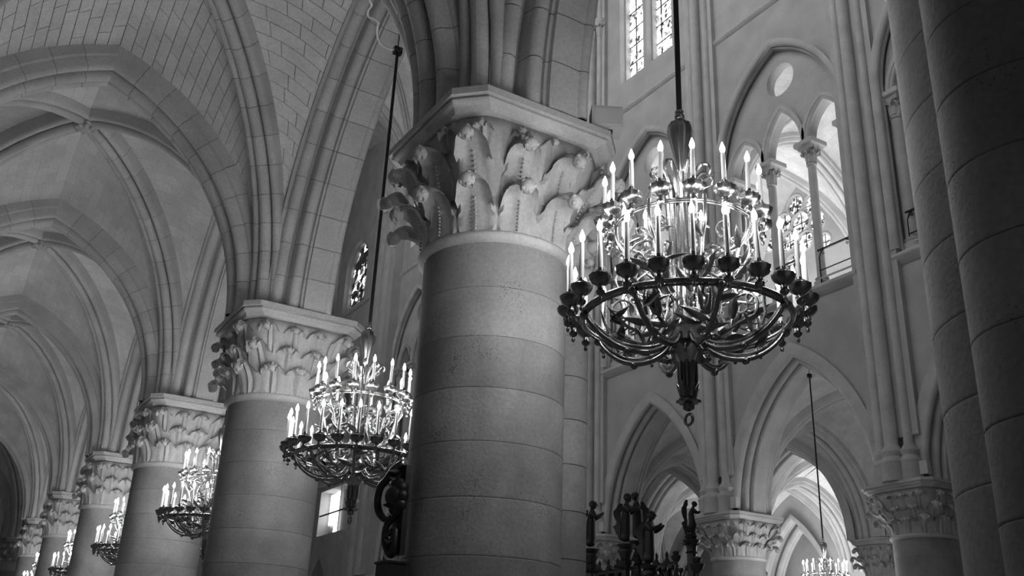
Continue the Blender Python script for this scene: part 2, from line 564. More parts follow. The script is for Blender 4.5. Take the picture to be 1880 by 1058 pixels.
def column(L, A, r, ax, ay, c, zneck, ztop, label, style=0, drums=True, group=None, engaged=None, zbase=0.0, seed=0, dh=.40):
    root = empty('column', (A, L, zbase))
    tag(root, label, 'column', group)
    rnd = random.Random(seed)
    dh = dh
    # drums
    z = 0.0; top = zneck-zbase
    bz = 0.5
    base = [(r+.32, 0), (r+.32, .18), (r+.22, .2), (r+.22, .3), (r+.17, .36), (r+.08, .38), (r+.07, .44), (r+.1, .46), (r+.02, .5)]
    build('base', lathe(base, 40), STONE, root, smooth=True, autosmooth=35)
    n = max(2, round((top-bz)/dh))
    seg = 56 if drums else 36
    if drums:
        me = None
        for i in range(n):
            a, b = bz+(top-bz)*i/n, bz+(top-bz)*(i+1)/n
            d = .006
            pr = [(r-.01, a+.0004), (r-.0025, a+.0012), (r, a+d), (r, a+2*d), (r, b-2*d), (r, b-d), (r-.0025, b-.0012), (r-.01, b-.0004)]
            o = build('drum', lathe(pr, seg, a0=0), SHAFT, root, smooth=True, autosmooth=50)
            o.rotation_euler.z = rnd.random()*.02
    else:
        pr = [(r, bz)]
        for i in range(1, n):
            zz = bz+(top-bz)*i/n
            pr += [(r, zz-.012), (r, zz-.006), (r-.003, zz), (r, zz+.006), (r, zz+.012)]
        pr.append((r, top))
        build('shaft', lathe(pr, seg), SHAFT, root, smooth=True, autosmooth=50)
    H = ztop-.185-zneck
    # necking
    nk = [(r-.01, top-.03), (r+.02, top-.02), (r+.05, top+.005), (r+.055, top+.03), (r+.04, top+.055), (r, top+.065)]
    build('necking', lathe(nk, 56), STONE, root, smooth=True, autosmooth=50)
    # bell
    loops = []
    for i in range(11):
        u = i/10
        loops.append([Vector((bell_r(u, 2*PI*k/48, r, ax, ay, c)*math.cos(2*PI*k/48), bell_r(u, 2*PI*k/48, r, ax, ay, c)*math.sin(2*PI*k/48), top+.03+(H-.03)*u)) for k in range(48)])
    build('capital_bell', loft(loops), CARVE, root, smooth=True)
    # leaves
    if style == 0:
        tiers = [(0.03, .40*H, 12, .195, .10, .02, .062, 15), (.36*H, .44*H, 12, .19, .09, .01, .06, 15)]
        for (dz, h_, cnt, hw, cu, rc, ball, off) in tiers:
            for k in range(cnt):
                th = math.radians(off+k*360/cnt)
                corner = abs(math.sin(2*th))**2
                vf = leaf_mesh(th, top+dz, h_, r, ax, ay, c, top, H, hw=hw, curl=cu*(1+.15*corner), reach=rc+.05*corner, ball=ball, nt=8, ns=18)
                build('leaf', vf, CARVE, root, smooth=True, autosmooth=60)
        # small upper sprays
        for k in range(16):
            th = math.radians(k*22.5+5)
            vf = leaf_mesh(th, top+.76*H, .19*H, r, ax, ay, c, top, H, hw=.08, curl=.03, reach=.0, lobes=True, ball=.03, beads=False, nt=6, ns=12)
            build('leaf', vf, CARVE, root, smooth=True, autosmooth=60)
    else:
        tiers = [(0.03, .40*H, 14, .15, .05, .03, .04), (.28*H, .40*H, 14, .15, .05, .02, .04), (.54*H, .42*H, 16, .13, .045, .0, .04)]
        nt_, ns_ = (8, 14) if drums else (6, 9)
        for ti, (dz, h_, cnt, hw, cu, rc, ball) in enumerate(tiers):
            for k in range(cnt):
                th = math.radians((ti % 2)*180/cnt+k*360/cnt+12)
                corner = abs(math.sin(2*th))**6
                vf = leaf_mesh(th, top+dz, h_, r, ax, ay, c, top, H, hw=hw*(r/.655), curl=cu*(1+.7*corner), reach=rc+.10*corner*(ti < 2), lobes=True, ball=ball*(1+.6*corner), beads=False, nt=nt_, ns=ns_)
                build('leaf', vf, CARVE, root, smooth=True, autosmooth=60)
    # abacus
    zt = ztop-zbase
    prof = [(-.22, -.185), (-.085, -.168), (-.075, -.15), (-.06, -.128), (-.03, -.112), (-.02, -.096), (-.022, -.082), (-.035, -.076), (-.035, -.066), (0, -.062), (0, -.004), (-.004, 0)]
    build('abacus', loft([ab_loop(ax, ay, c, zt+dz, off) for off, dz in prof]), STONE, root)
    return root

def engaged_shaft(root, dx, dy, r, ztop, side, zcap0, zcap1):
    """half round shaft against the pier with its own small capital"""
    n = 11
    for i in range(n):
        a, b = .4+(zcap0-.4)*i/n, .4+(zcap0-.4)*(i+1)/n
        pr = [(r-.006, a+.0005), (r, a+.005), (r, a+.01), (r, b-.01), (r, b-.005), (r-.006, b-.0005)]
        build('engaged_drum', lathe(pr, 28, (dx, dy)), SHAFT, root, smooth=True, autosmooth=50)
    pr = [(r, zcap0-.02), (r+.035, zcap0), (r+.035, zcap0+.03), (r+.005, zcap0+.05), (r+.02, zcap0+.3), (r+.08, zcap1-.2), (r+.14, zcap1-.14)]
    build('engaged_bell', lathe(pr, 28, (dx, dy)), CARVE, root, smooth=True, autosmooth=50)
    build('engaged_abacus', xf(loft([ab_loop(r+.14, r+.14, .06, zcap1+dz, off) for off, dz in ((-.06, -.16), (-.04, -.12), (0, -.07), (0, 0))]), Matrix.Translation((dx, dy, 0))), STONE, root)
    for k in range(7):
        th = side+math.radians(-90+k*30)
        for zz in (.08, .38):
            h_ = (zcap1-.16-zcap0)*.42
            vf = leaf_mesh(th, zcap0+zz*(zcap1-.16-zcap0)*1.2, h_, r, r+.1, r+.1, .04, zcap0, (zcap1-.16-zcap0), hw=.09, curl=.045, reach=.04, ball=.035, beads=False, nt=6, ns=10)
            build('leaf', xf(vf, Matrix.Translation((dx, dy, 0))), CARVE, root, smooth=True, autosmooth=60)

# ------------------------------------------------------------------ plate with openings
def arch_outline(c, h, zs, v, zb, n=12):
    """pointed opening outline (u, z): down to zb"""
    pts = [(c-h, zb)] if zb < zs-1e-4 else []
    for i in range(n+1):
        x, z, _, _ = arch_pt(h, v, i/n, -1); pts.append((c+x, zs+z))
    for i in range(n-1, -1, -1):
        x, z, _, _ = arch_pt(h, v, i/n, 1); pts.append((c+x, zs+z))
    if zb < zs-1e-4: pts.append((c+h, zb))
    return pts

def circle_outline(c, z, r, n=28):
    return [(c+r*math.cos(2*PI*i/n), z+r*math.sin(2*PI*i/n)) for i in range(n)]

def plate(outer, holes, d0, d1, axis='A'):
    """slab in the (L, z) plane (axis A) or (A, z) plane (axis L) between depths d0 and d1"""
    loops = [outer]+holes
    vecs = [[Vector((u, z, 0)) for u, z in lp] for lp in loops]
    tris = tessellate_polygon(vecs)
    flat = [q for lp in loops for q in lp]
    n = len(flat)
    mk = (lambda u, z, d: Vector((d, u, z))) if axis == 'A' else (lambda u, z, d: Vector((u, d, z)))
    V = [mk(u, z, d0) for u, z in flat]+[mk(u, z, d1) for u, z in flat]
    F = [tuple(t) for t in tris]+[tuple(i+n for i in t[::-1]) for t in tris]
    s = 0
    for lp in loops:
        k = len(lp)
        for i in range(k):
            j = (i+1) % k
            F.append((s+i, s+j, n+s+j, n+s+i))
        s += k
    return V, F

def rect(u0, u1, z0, z1): return [(u0, z0), (u1, z0), (u1, z1), (u0, z1)]

# ------------------------------------------------------------------ the building
ZC = 5.945         # top of the arcade capitals
ZN = 4.81          # necking
NEAR = [(-4.55, 0.0, .80, .80, .2), (0.0, 0.0, .786, .796, .208), (5.60, .06, .823, .808, .17), (10.81, -.01, .83, .72, .178),
        (16.24, -.085, .70, .62, .19), (22.25, -.12, .66, .58, .2), (28.08, -.12, .62, .53, .2), (33.9, -.12, .62, .55, .2)]
NR = [.56, .585, .62, .64, .56, .52, .49, .5]
W = 14.52
AF = 14.0          # nave face of the far wall
OPP = [1.3, 6.827, 12.346, 17.87, 23.4, 29.0, 34.9, 46.9]
AI = -5.5          # far side of the near aisle
L_END = 46.9

floor = build('floor', box(-12, 30, -14, 48, -.2, 0), FLOOR)
tag(floor, 'dark stone floor of the nave and aisles', 'floor', kind='structure')

# near aisle vaults
Ls = [q[0] for q in NEAR]
zs = ZC
LB0 = -10.0
bays = [(LB0, Ls[0])]+list(zip(Ls, Ls[1:]))
for i, (a, b) in enumerate(bays):
    if i == 0: continue
    det = (); sw = {}
    if i == 2:
        det = (('t', 1), (2, 'd'), (0, 'd')); sw = {(2, 0): (26, 1), (2, 1): (26, 2), (3, 0): (26, 3)}
    if i == 1:
        det = (('t', 1),); sw = {(2, 0): (26, 6)}
    if i == 3:
        det = (('t', 1), (2, 'd'))
    vault_bay(a, b, 0.0, AI, zs, 3.06, 3.62, 3.62,
              ('stone rib vault over the aisle bay behind the camera pier', 'stone rib vault above the nearest bay, over the big capital', 'blockwork rib vault filling the top left corner',
               'rib vault whose carved boss shows at upper left', 'rib vault with the lower small boss at left edge', 'third receding aisle rib vault at the left edge',
               'fourth receding aisle rib vault low at left', 'last aisle rib vault at lower left')[i-1],
              detail=det, stone_webs=sw, nseg=14 if i < 5 else 9, trans_at=(1,) if i != 1 else (0, 1))

# near arcade arches and the wall over them
wl = struct('wall_left', 'pale stone arcade wall carried by the near row of round piers')
holes = []
for i, (a, b) in enumerate(zip(Ls, Ls[1:])):
    hs = (b-a)/2-.57
    c = (a+b)/2
    holes.append(arch_outline(c, hs+.02, ZC, 3.62, ZC))
    P0, P1 = Vector((0, a+.57)), Vector((0, b-.57))
    if i in (0, 1):
        voussoirs('arch_moulding', P0, P1, ZC, 3.62, ARC_NEAR, wl, step=.45)
    else:
        build('arch_moulding', sweep_arch(P0, P1, ZC, 3.62, ARC_NEAR, n=14), STONE, wl, smooth=True, autosmooth=40)
# slab: springing line is open below, so cut the arches out of the lower edge
def slab_profile(arches, u0, u1, zb, zt):
    pts = [(u0, zb)]
    for ar in arches: pts += ar
    pts += [(u1, zb), (u1, zt), (u0, zt)]
    return pts
clere_near = []
panes_near = []
for i, (a, b) in enumerate(zip([-10.0]+Ls, Ls+[40.0])):
    c = (a+b)/2
    if i in (0,): continue
    for s in (-1, 1):
        clere_near.append(arch_outline(c+s*.8, .62, 25.5, 1.4, 21.3))
        panes_near.append((c+s*.8, .62))
    clere_near.append(arch_outline(c, 1.6, 15.4, 2.4, 11.4))
build('masonry', plate(slab_profile(holes, -4.42, 40, ZC, 30), clere_near, -.46, .40), WALL, wl)
build('masonry', plate(rect(-16, -4.46, 0, 30), [], -.46, .46), WALL, wl) if False else None
for k, (c, h) in enumerate(panes_near):
    build('pane', plate(arch_outline(c, h, 25.5, 1.4, 21.3), [], -.1, -.06), PANEM, wl)
# masonry core standing on each near pier between the springing mouldings
for i, (L, A, ax, ay, c_) in enumerate(NEAR):
    build('springer', box(-.36, .38, L-.54, L+.54, ZC, ZC+1.4), STONE, wl)
wa = struct('wall_aisle', 'plain outer wall closing the near side aisle')
build('masonry', box(-11.4, -11, -14, 46, 0, 14), WALL, wa)
build('masonry', box(AI-.25, AI+.25, -14, 46, 9.3, 14), WALL, wa)
we = struct('wall_end', 'far end wall of the nave beyond the last bay')
build('masonry', box(-12, 27, L_END, L_END+.5, 0, 36), WALL, we)

# far wall of the nave ------------------------------------------------
wr = struct('wall_right', 'tall pale nave wall with arcade, gallery and clerestory beyond the big chandelier')
HS = 2.19
mids = [(a+b)/2 for a, b in zip(OPP, OPP[1:])]
ar = [arch_outline(c, (HS if c < 36 else 1.6), ZC if c < 36 else ZC-1.6, 3.65 if c < 36 else 2.95, ZC if c < 36 else ZC-1.6) for c in mids]
# main slab, openings: gallery arches, clerestory lancets
hl = []
ZSILL, ZGS, ZGT = 11.10, 15.45, 3.25
CLW = []
for i, c in enumerate(mids):
    hl.append(arch_outline(c, 2.2 if c < 36 else 1.5, ZGS, ZGT if c < 36 else 2.6, ZSILL))
    if c > 36: hl.append(rect(37.5, 41.9, 8.35, 10.6))
    for s in (-1, 1):
        u = c+s*.745
        zt, hh = 26.3, .66
        if c > 36:
            if s > 0: continue
            u, zt, hh = 40.4, 22.9, 1.55
        hl.append(arch_outline(u, hh, zt, max(1.3, hh*1.02), 21.38 if hh < 1 else 20.5)); CLW.append((u, hh, zt))
arr = [a for a in ar if True]
outer = [(OPP[0]-2, ZC-1.6)]
for c, a in zip(mids, arr):
    outer += a
outer += [(OPP[-1], ZC-1.6), (OPP[-1], 31), (OPP[0]-2, 31)]
outer[0] = (OPP[0]-2, ZC)
build('masonry', plate(outer, hl, AF, AF+.9), WALL, wr)
for i, c in enumerate(mids):
    if c > 36: continue
    a, b = c-HS, c+HS
    near = c < 18
    build('arch_moulding', sweep_arch(Vector((AF+.55, a)), Vector((AF+.55, b)), ZC, 3.65, ARC, n=20 if near else 12), STONE, wr, smooth=True, autosmooth=40)
SMALLM = mirror([(-.10, -.1), (-.10, .0)] + arc(0, .02, .075, 180, 90, 5))
HOOD = mirror([(-.16, -.1), (-.16, .0)] + arc(-.07, .01, .085, 180, 20, 5) + [(0, -.01)])
c = mids[-1]
build('arch_moulding', sweep_arch(Vector((AF, c-1.6)), Vector((AF, c+1.6)), ZC-1.6, 2.95, HOOD, n=12), STONE, wr, smooth=True, autosmooth=40)
# wide pier, lit gallery bay and solid masonry beyond it
build('masonry', box(AF, AF+.9, 35.9, 39.3, 0, ZC-1.59), WALL, wr)
build('masonry', box(AF, AF+.9, 42.5, 46.9, 0, ZC-1.59), WALL, wr)
build('masonry', box(AF-.02, AF+.9, 35.5, 39.3, ZC-1.6, ZC+.02), WALL, wr)
build('masonry', box(AF-.02, AF+.9, 42.5, 46.9, ZC-1.6, ZC+.02), WALL, wr)
for u, r in ((34.3, .2), (35.0, .34), (35.9, .34), (36.7, .2)):
    pr = [(r, ZC), (r, 24.1), (r+.05, 24.13), (r+.02, 24.2), (r+.1, 24.8), (r+.2, 25.0), (r+.2, 25.3), (r, 25.35), (r, 30)]
    build('wide_pier_shaft', lathe(pr, 24, (AF-.25, u)), STONE, wr, smooth=True, autosmooth=35)
build('wide_pier', box(AF-.45, AF+.1, 34.1, 36.9, ZC, 31), WALL, wr)
# strings
STR = [(-.02, -.16), (-.10, -.10), (-.16, -.03), (-.18, .0), (-.18, .05), (-.02, .16)]
def string(z, u0, u1, name='string_course', k=1.0):
    V = [Vector((AF+a*k, u, z+q*k)) for u in (u0, u1) for a, q in STR+[(.1, .16), (.1, -.16)]]
    n = len(STR)+2
    F = [(i, (i+1) % n, n+(i+1) % n, n+i) for i in range(n)]+[tuple(range(n))[::-1], tuple(range(n, 2*n))]
    return build(name, (V, F), STONE, wr)
for a, b in zip(OPP, OPP[1:]):
    string(10.95, a+.5, b-.5); string(20.2, a+.5, b-.5, k=.6)
# vault shafts
for L in OPP:
    build('pilaster', box(AF-.14, AF+.02, L-.62, L+.62, ZC+.95, 31), WALL, wr)
    for k, (dl, da, r) in enumerate(((-.36, -.14, .105), (0, -.24, .15), (.36, -.14, .105))):
        pr = [(r+.12, ZC), (r+.12, ZC+.35), (r+.14, ZC+.4), (r+.06, ZC+.52), (r+.10, ZC+.62), (r+.02, ZC+.74), (r, ZC+.78)]
        pr += [(r, 23.9), (r+.02, 23.93), (r+.02, 23.98), (r, 24.0), (r+.03, 24.3), (r+.09, 24.55), (r+.14, 24.6), (r+.14, 24.75), (r*.9, 24.8), (r*.9, 30)]
        build('vault_shaft', lathe(pr, 20, (AF+da, L+dl)), STONE, wr, smooth=True, autosmooth=35)
        if L < 35 and L > 10:
            for q in range(5):
                th = PI/2+PI*q/4
                build('capital_leaf', xf(leaf_mesh(th, 24.02, .5, r, r+.1, r+.1, .04, 24.0, .6, hw=.07, curl=.04, reach=.03, ball=.03, beads=False, nt=4, ns=8), Matrix.Translation((AF+da, L+dl, 0))), CARVE, wr, smooth=True)
# gallery openings with tympanum, colonnettes and oculus
def gallery(c, idx):
    c -= .10
    lan = [(c-1.42, .58, ZGS-.08, .90), (c, .62, ZGS-.08, 1.25), (c+1.42, .58, ZGS-.08, .90)]
    hs_ = [arch_outline(u, h, z, v, 15.42 if False else z-.05) for u, h, z, v in lan]
    out = arch_outline(c, 2.22, ZGS, ZGT+.02, ZGS-.02)
    # lower edge follows the three lancets
    pts = [(c-2.22, ZGS-.12)]
    for u, h, z, v in lan:
        pts += [(u-h, ZGS-.12)]+arch_outline(u, h, z, v, z)+[(u+h, ZGS-.12)]
    pts += [(c+2.22, ZGS-.12)]
    top = [q for q in arch_outline(c, 2.22, ZGS, ZGT, ZGS)][::-1]
    pts += top
    build('tympanum', plate(pts, [circle_outline(c-.02, 17.70, .50)], AF+.20, AF+.50), WALL, wr)
    for u, h, z, v in lan:
        build('lancet_moulding', sweep_arch(Vector((AF+.2, u-h-.07)), Vector((AF+.2, u+h+.07)), z, v+.1, SMALLM, n=9), STONE, wr, smooth=True, autosmooth=40)
    build('hood_moulding', sweep_arch(Vector((AF-.0, c-2.28)), Vector((AF-.0, c+2.28)), ZGS, ZGT+.1, HOOD, n=16, stilt=4.3), STONE, wr, smooth=True, autosmooth=40)
    for u, kind in ((c-.71, 0), (c+.71, 0), (c-2.10, 1), (c+2.10, 1)):
        for dd in ((0,) if kind == 0 else (-.05, .42)):
            r = .115 if kind == 0 else .16
            cy = AF+.38+ (dd if kind else 0)
            pr = [(r+.09, ZSILL+.02), (r+.09, ZSILL+.22), (r+.03, ZSILL+.26), (r+.06, ZSILL+.32), (r, ZSILL+.38), (r*.96, 14.62), (r+.03, 14.66), (r, 14.72), (r+.02, 14.95), (r+.10, 15.12), (r+.1, 15.14)]
            build('colonnette', lathe(pr, 20, (cy, u)), STONE, wr, smooth=True, autosmooth=35)
            s_ = .31 if kind == 0 else .33
            build('colonnette_abacus', xf(loft([ab_loop(s_+o, s_+o, .02, z) for o, z in ((-.1, 15.1), (-.06, 15.17), (-.02, 15.2), (0, 15.22), (0, 15.34))]), Matrix.Translation((cy, u, 0))), STONE, wr)
            for q in range(8):
                build('capital_leaf', xf(leaf_mesh(q*PI/4+PI/8, 14.72, .4, r, r+.1, r+.1, .03, 14.7, .45, hw=.07, curl=.035, reach=.03, ball=.03, beads=False, nt=4, ns=8), Matrix.Translation((cy, u, 0))), CARVE, wr, smooth=True)
for i, c in enumerate(mids):
    if c < 20 or 30 < c < 36: gallery(c, i)
LITP = emit_mat('lit_gallery_pane', 3.2)
for u0, u1, z0, z1 in ((41.2, 41.75, 8.95, 10.5), (40.45, 41.0, 8.5, 10.55), (37.7, 38.25, 8.45, 9.0), (38.35, 38.95, 8.45, 9.2), (37.7, 38.9, 9.6, 9.95)):
    build('lit_pane', box(AF+.5, AF+.53, u0, u1, z0, z1), LITP, wr)
build('niche_back', box(AF+.6, AF+.7, 37.3, 42.1, 8.2, 10.8), WALL, wr)
build('niche_bar', box(AF+.05, AF+.1, 37.5, 41.9, 9.35, 9.42), IRON, wr)
build('niche_bar', box(AF+.05, AF+.15, 39.2, 39.3, 8.35, 10.6), STONE, wr)
# railing of the gallery
def railing(c, label):
    root = empty('gallery_railing', (AF+.18, c, ZSILL)); tag(root, label, 'railing', 'iron gallery railings')
    segs = [(-2.0, -.92), (-.5, .5), (.92, 2.0)]
    for a, b in segs:
        build('handrail', box(-.025, .025, a, b, .98, 1.02), IRON, root)
        build('lower_rail', box(-.012, .012, a, b, .44, .46), IRON, root)
        build('lower_rail', box(-.015, .015, a, b, .22, .26), WHITE, root)
        for u in (a+.03, b-.03):
            build('post', tube([(0, u, 0), (0, u, .8), (0, u+(.06 if u < (a+b)/2 else -.06), .93), (0, u+(.15 if u < (a+b)/2 else -.15), .98)], .016, 6), IRON, root, smooth=True)
            sp = [(0, u+(.13 if u < (a+b)/2 else -.13)+.05*math.cos(t*.6)*(1-t/16), .88+.05*math.sin(t*.6)*(1-t/16)) for t in range(14)]
            build('scroll', tube(sp, .008, 5), IRON, root, smooth=True)
railing(mids[1], 'iron gallery railing beneath the rose window')
railing(mids[0], 'iron gallery railing at right edge behind the dark pier')
railing(mids[2], 'iron gallery railing hidden mostly behind the big chandelier')
# clerestory windows ------------------------------------------------
wn = 0
for i, (u, hh, zt) in enumerate(CLW):
    lab = {2: 'daylit lancet window cut by the top edge, right of the tall vault shafts', 3: 'daylit lancet window beyond it at the top edge',
           4: 'daylit lancet window directly behind the big chandelier rod', 5: 'daylit lancet window left of the chandelier rod, its lower end in view',
           6: 'narrow sliver of daylit lancet beside the central springing stones', 12: 'dark pointed stained glass window left of the central capital'}.get(i)
    if lab:
        wn += 1
        root = struct('window_%d' % wn, lab)
        root['category'] = 'window'
    else:
        root = wr
    d0 = AF+.45
    build('pane', plate(arch_outline(u, hh, zt, max(1.3, hh*1.02), 21.38 if hh < 1 else 20.5), [], d0, d0+.03), DARKG2 if hh > 1 else PANEM, root)
    fo, fi = arch_outline(u, hh, zt, max(1.3, hh*1.02), 21.38 if hh < 1 else 20.5), arch_outline(u, hh-.05, zt, max(1.22, hh*1.0), 21.43 if hh < 1 else 20.55)
    build('frame', plate(fo, [fi], AF+.25, AF+.5), STONE, root)
    z = 21.6
    while z < zt+.6:
        build('saddle_bar', box(d0-.03, d0-.01, u-hh+.03, u+hh-.03, z-.018, z+.018), IRON, root)
        z += .745
    for q in ((-.28, .25) if i % 2 else (-.32, .36)):
        build('lead_border', box(d0-.015, d0-.005, u+q-.035, u+q+.035, 21.42, zt+.4), DARKG, root)
# nave vault seen through the arches
for i, (a, b) in enumerate(((12.346, 23.4), (23.4, 34.6), (34.6, 46.9))):
    vault_bay(a, b, AF+.35, .11, 24.8, 6.2, 7.0, 5.6, ('high nave vault above the middle bays', 'high nave vault glimpsed left of the big pier', 'high nave vault at the far end')[i], ins=(.1, .1, .4), boss=True, nseg=12)
# far aisles ----------------------------------------------------------
A2, A3 = 20.0, 25.6
for i, (a, b) in enumerate(zip(OPP[:5], OPP[1:6])):
    vault_bay(a, b, W, A2+.2, ZC, 2.9, 3.4, 3.55, ('vault over the far aisle at right edge', 'vault inside the tall right-hand arch', 'vault inside the left-hand arch below the chandelier', 'far aisle vault behind the big pier', 'far aisle vault further left')[i], ribs=RIB, nseg=12, trans_at=(0, 1) if i == 0 else (1,), boss=False)
    vault_bay(a, b, A2-.2, A3+.4, ZC, 2.9, 3.5, 3.2, ('outer aisle vault at right edge', 'brightly lit outer aisle vault behind the far chandelier', 'lit outer aisle vault behind the dark angels', 'outer aisle vault behind the big pier', 'outer aisle vault further left')[i], ribs=RIB, nseg=10, trans_at=(0, 1) if i == 0 else (1,), boss=False)
wi = struct('wall_aisle', 'second arcade wall between the two far aisles')
mid5 = mids[:5]
ar2 = [arch_outline(c, 2.2, ZC, 3.2, ZC) for c in mid5]
out2 = [(OPP[0], ZC)]
for a in ar2: out2 += a
out2 += [(OPP[5], ZC), (OPP[5], 10.9), (OPP[0], 10.9)]
build('masonry', plate(out2, [], A2-.3, A2+.3), WALL, wi)
for c in mid5:
    build('arch_moulding', sweep_arch(Vector((A2, c-2.2)), Vector((A2, c+2.2)), ZC, 3.2, ARC, n=14), STONE, wi, smooth=True, autosmooth=40)
wo = struct('wall_outer', 'outer wall of the far aisles with tall blind arches')
build('masonry', plate(rect(OPP[0]-3, L_END, 0, 20.5), [arch_outline(c, 1.9, 4.6, 3.6, .5) for c in mid5], A3, A3+.4), WALL, wo)
build('masonry', box(A3+1.6, A3+1.9, OPP[0]-3, L_END, 0, 20.5), WALL, wo)
for c in mid5:
    for dh in (0, .35):
        build('arch_moulding', sweep_arch(Vector((A3+dh*1.2, c-1.9+dh)), Vector((A3+dh*1.2, c+1.9-dh)), 4.6, 3.6-dh, HOOD, n=12, stilt=4), STONE, wo, smooth=True, autosmooth=40)
# gallery floor, vaults and rose windows
wg = struct('wall_gallery', 'outer wall of the gallery pierced by the rose window')
GA = 21.0
rh = []
def rose_parts(c, z):
    out = [(c, z, .40)]
    for k in range(6):
        a = math.radians(79+60*k); out.append((c+.80*math.cos(a), z+.80*math.sin(a), .355))
    for k in range(6):
        a = math.radians(49+60*k); out.append((c+1.50*math.cos(a), z+1.50*math.sin(a), .30))
    return out
for c in mids[:5]:
    rh += [circle_outline(u, z, r, 24) for u, z, r in rose_parts(c, 17.5)]
build('masonry', plate(rect(OPP[0]-2, OPP[5], 10.95, 20.6), rh, GA, GA+.3), WALL, wg)
for i, c in enumerate(mids[:5]):
    wn += 1
    root = struct('window_%d' % wn, ('rose window at right edge', 'small rose window seen through the gallery colonnettes', 'rose window behind the big chandelier', 'rose window behind the big pier', 'rose window further left')[i])
    root['category'] = 'window'
    for u, z, r in rose_parts(c, 17.5):
        build('pane', plate(circle_outline(u, z, r, 24), [], GA+.12, GA+.15), ROSEM, root)
        build('glazing_bar', box(GA+.09, GA+.11, u-r, u+r, z-.012, z+.012), IRON, root)
        build('glazing_bar', box(GA+.09, GA+.11, u-.012, u+.012, z-r, z+r), IRON, root)
        build('tracery_ring', torus((GA, u, z), r+.03, .035, 24, 6, axis='x'), STONE, root, smooth=True)
gf = struct('floor_gallery', 'stone floor of the gallery')
build('slab', box(AF+.9, 22, OPP[0]-2, L_END, 10.8, 11.0), WALL, gf)
for i, (a, b) in enumerate(zip(OPP[:5], OPP[1:6])):
    vault_bay(a, b, AF+.50, GA+.35, 14.1, 4.4, 5.0, 4.9, ('gallery vault at right edge', 'gallery vault arching around the rose window', 'gallery vault behind the big chandelier', 'gallery vault behind the pier', 'gallery vault further left')[i], ins=(.1, .25, .35), nseg=12, trans_at=(0, 1) if i == 0 else (1,), boss=False)
    if i < 3:
        for L in (a, b):
            build('respond', lathe([(.2, 11), (.2, 14.1)], 16, (GA-.05, L)), STONE, wg, smooth=True, autosmooth=30)

# ------------------------------------------------------------------ columns
NL = ['dark foreground round pier filling the right edge of the picture', 'massive round pier in the centre with crocket leaf capital',
      'second round pier of the near row, left of the big central pier', 'third near-row pier, with a half-hidden chandelier before it',
      'fourth near-row pier from the centre, partly behind the third', 'fifth near-row pier, narrow, low at left',
      'sixth near-row pier, small, near the bottom left corner', 'last near-row pier at the left edge, clustered shafts']
for i, (L, A, ax, ay, c_) in enumerate(NEAR):
    col = column(L, A, NR[i], ax, ay, c_, ZN, ZC, NL[i], style=0 if i == 1 else 1, drums=i < 4, seed=i, dh=.30 if i == 0 else .40, group='near row of nave piers')
    if i in (0, 1):
        engaged_shaft(col, .715 if i == 1 else .74, .03, .20, ZC-.28, 0, 4.35, ZC-.12)
    if i == 0:
        n = 15
        for k in range(n):
            a, b = .4+(ZN-.4)*k/n, .4+(ZN-.4)*(k+1)/n
            build('attached_drum', lathe([(.295, a+.0005), (.30, a+.005), (.30, a+.01), (.30, b-.01), (.30, b-.005), (.295, b-.0005)], 40, (-.55, -.20)), SHAFT, col, smooth=True, autosmooth=50)
        build('attached_capital', lathe([(.30, ZN), (.34, ZN+.02), (.34, ZN+.05), (.31, ZN+.08), (.33, ZN+.5), (.42, ZN+.9)], 40, (-.55, -.20)), CARVE, col, smooth=True, autosmooth=50)
    if i >= 1:
        # bases of the nave side shafts standing on the abacus
        pass
    for dl in (-.0,):
        r = .085
        pr = [(r+.09, ZC), (r+.09, ZC+.12), (r+.03, ZC+.16), (r+.06, ZC+.24), (r, ZC+.28), (r, 24)][:5 if i == 1 else 7]
        build('vault_shaft' if i != 1 else 'shaft_base', lathe(pr, 16, (.58 if i != 1 else .56, L+dl)), STONE, wl, smooth=True, autosmooth=35)
OL = ['far-row pier hidden at right', 'far-row round pier at lower right beside the dark foreground pier', 'far-row round pier between the two tall lower arches',
      'far-row pier behind the dark screen, left of the bronze angels', 'far-row pier hidden behind the central pier', 'far-row pier further along', 'wide far-row pier left of the central pier', 'far-row pier at the end']
for i, L in enumerate(OPP[:-1]):
    if i in (0,): continue
    column(L, W, .66, .90, .93, .17, ZN+.02, ZC-.01, OL[i], style=1, drums=i in (1, 2), seed=20+i, group='far row of nave piers')
for i, L in enumerate(OPP[1:6]):
    column(L, A2, .42, .60, .60, .12, 4.9, ZC, ('aisle pier at right, deep in shadow', 'aisle pier seen under the right-hand arch', 'aisle pier seen through the left lower arch', 'aisle pier behind', 'aisle pier further back')[i], style=1, drums=False, seed=40+i, group='piers between the far aisles')
# ------------------------------------------------------------------ floodlights on the abaci
for i, L in enumerate(OPP[1:4]):
    zz = ZC
    root = empty('floodlight', (W-.72, L-.72, zz), .25)
    tag(root, ('small white floodlight box on the far-right pier capital', 'small white floodlight box on the pier capital between the arches', 'small white floodlight box above the dark screen')[i], 'lamp', 'floodlight boxes on the far pier capitals')
    build('housing', box(-.10, .10, -.08, .08, .06, .34), WHITE, root)
    build('lens', box(-.08, .08, -.085, -.08, .08, .32), WHITE, root)
    build('foot', box(-.05, .05, -.04, .04, 0, .06), IRON, root)
root = empty('floodlight', (.60, -.70, ZC), -.5)
tag(root, 'white floodlight box on the corner of the central capital', 'lamp')
build('housing', box(-.13, .13, -.10, .10, .03, .23), WHITE, root)
build('lens', box(-.11, .11, -.105, -.10, .05, .21), WHITE, root)
build('foot', box(-.05, .05, -.05, .05, 0, .03), IRON, root)

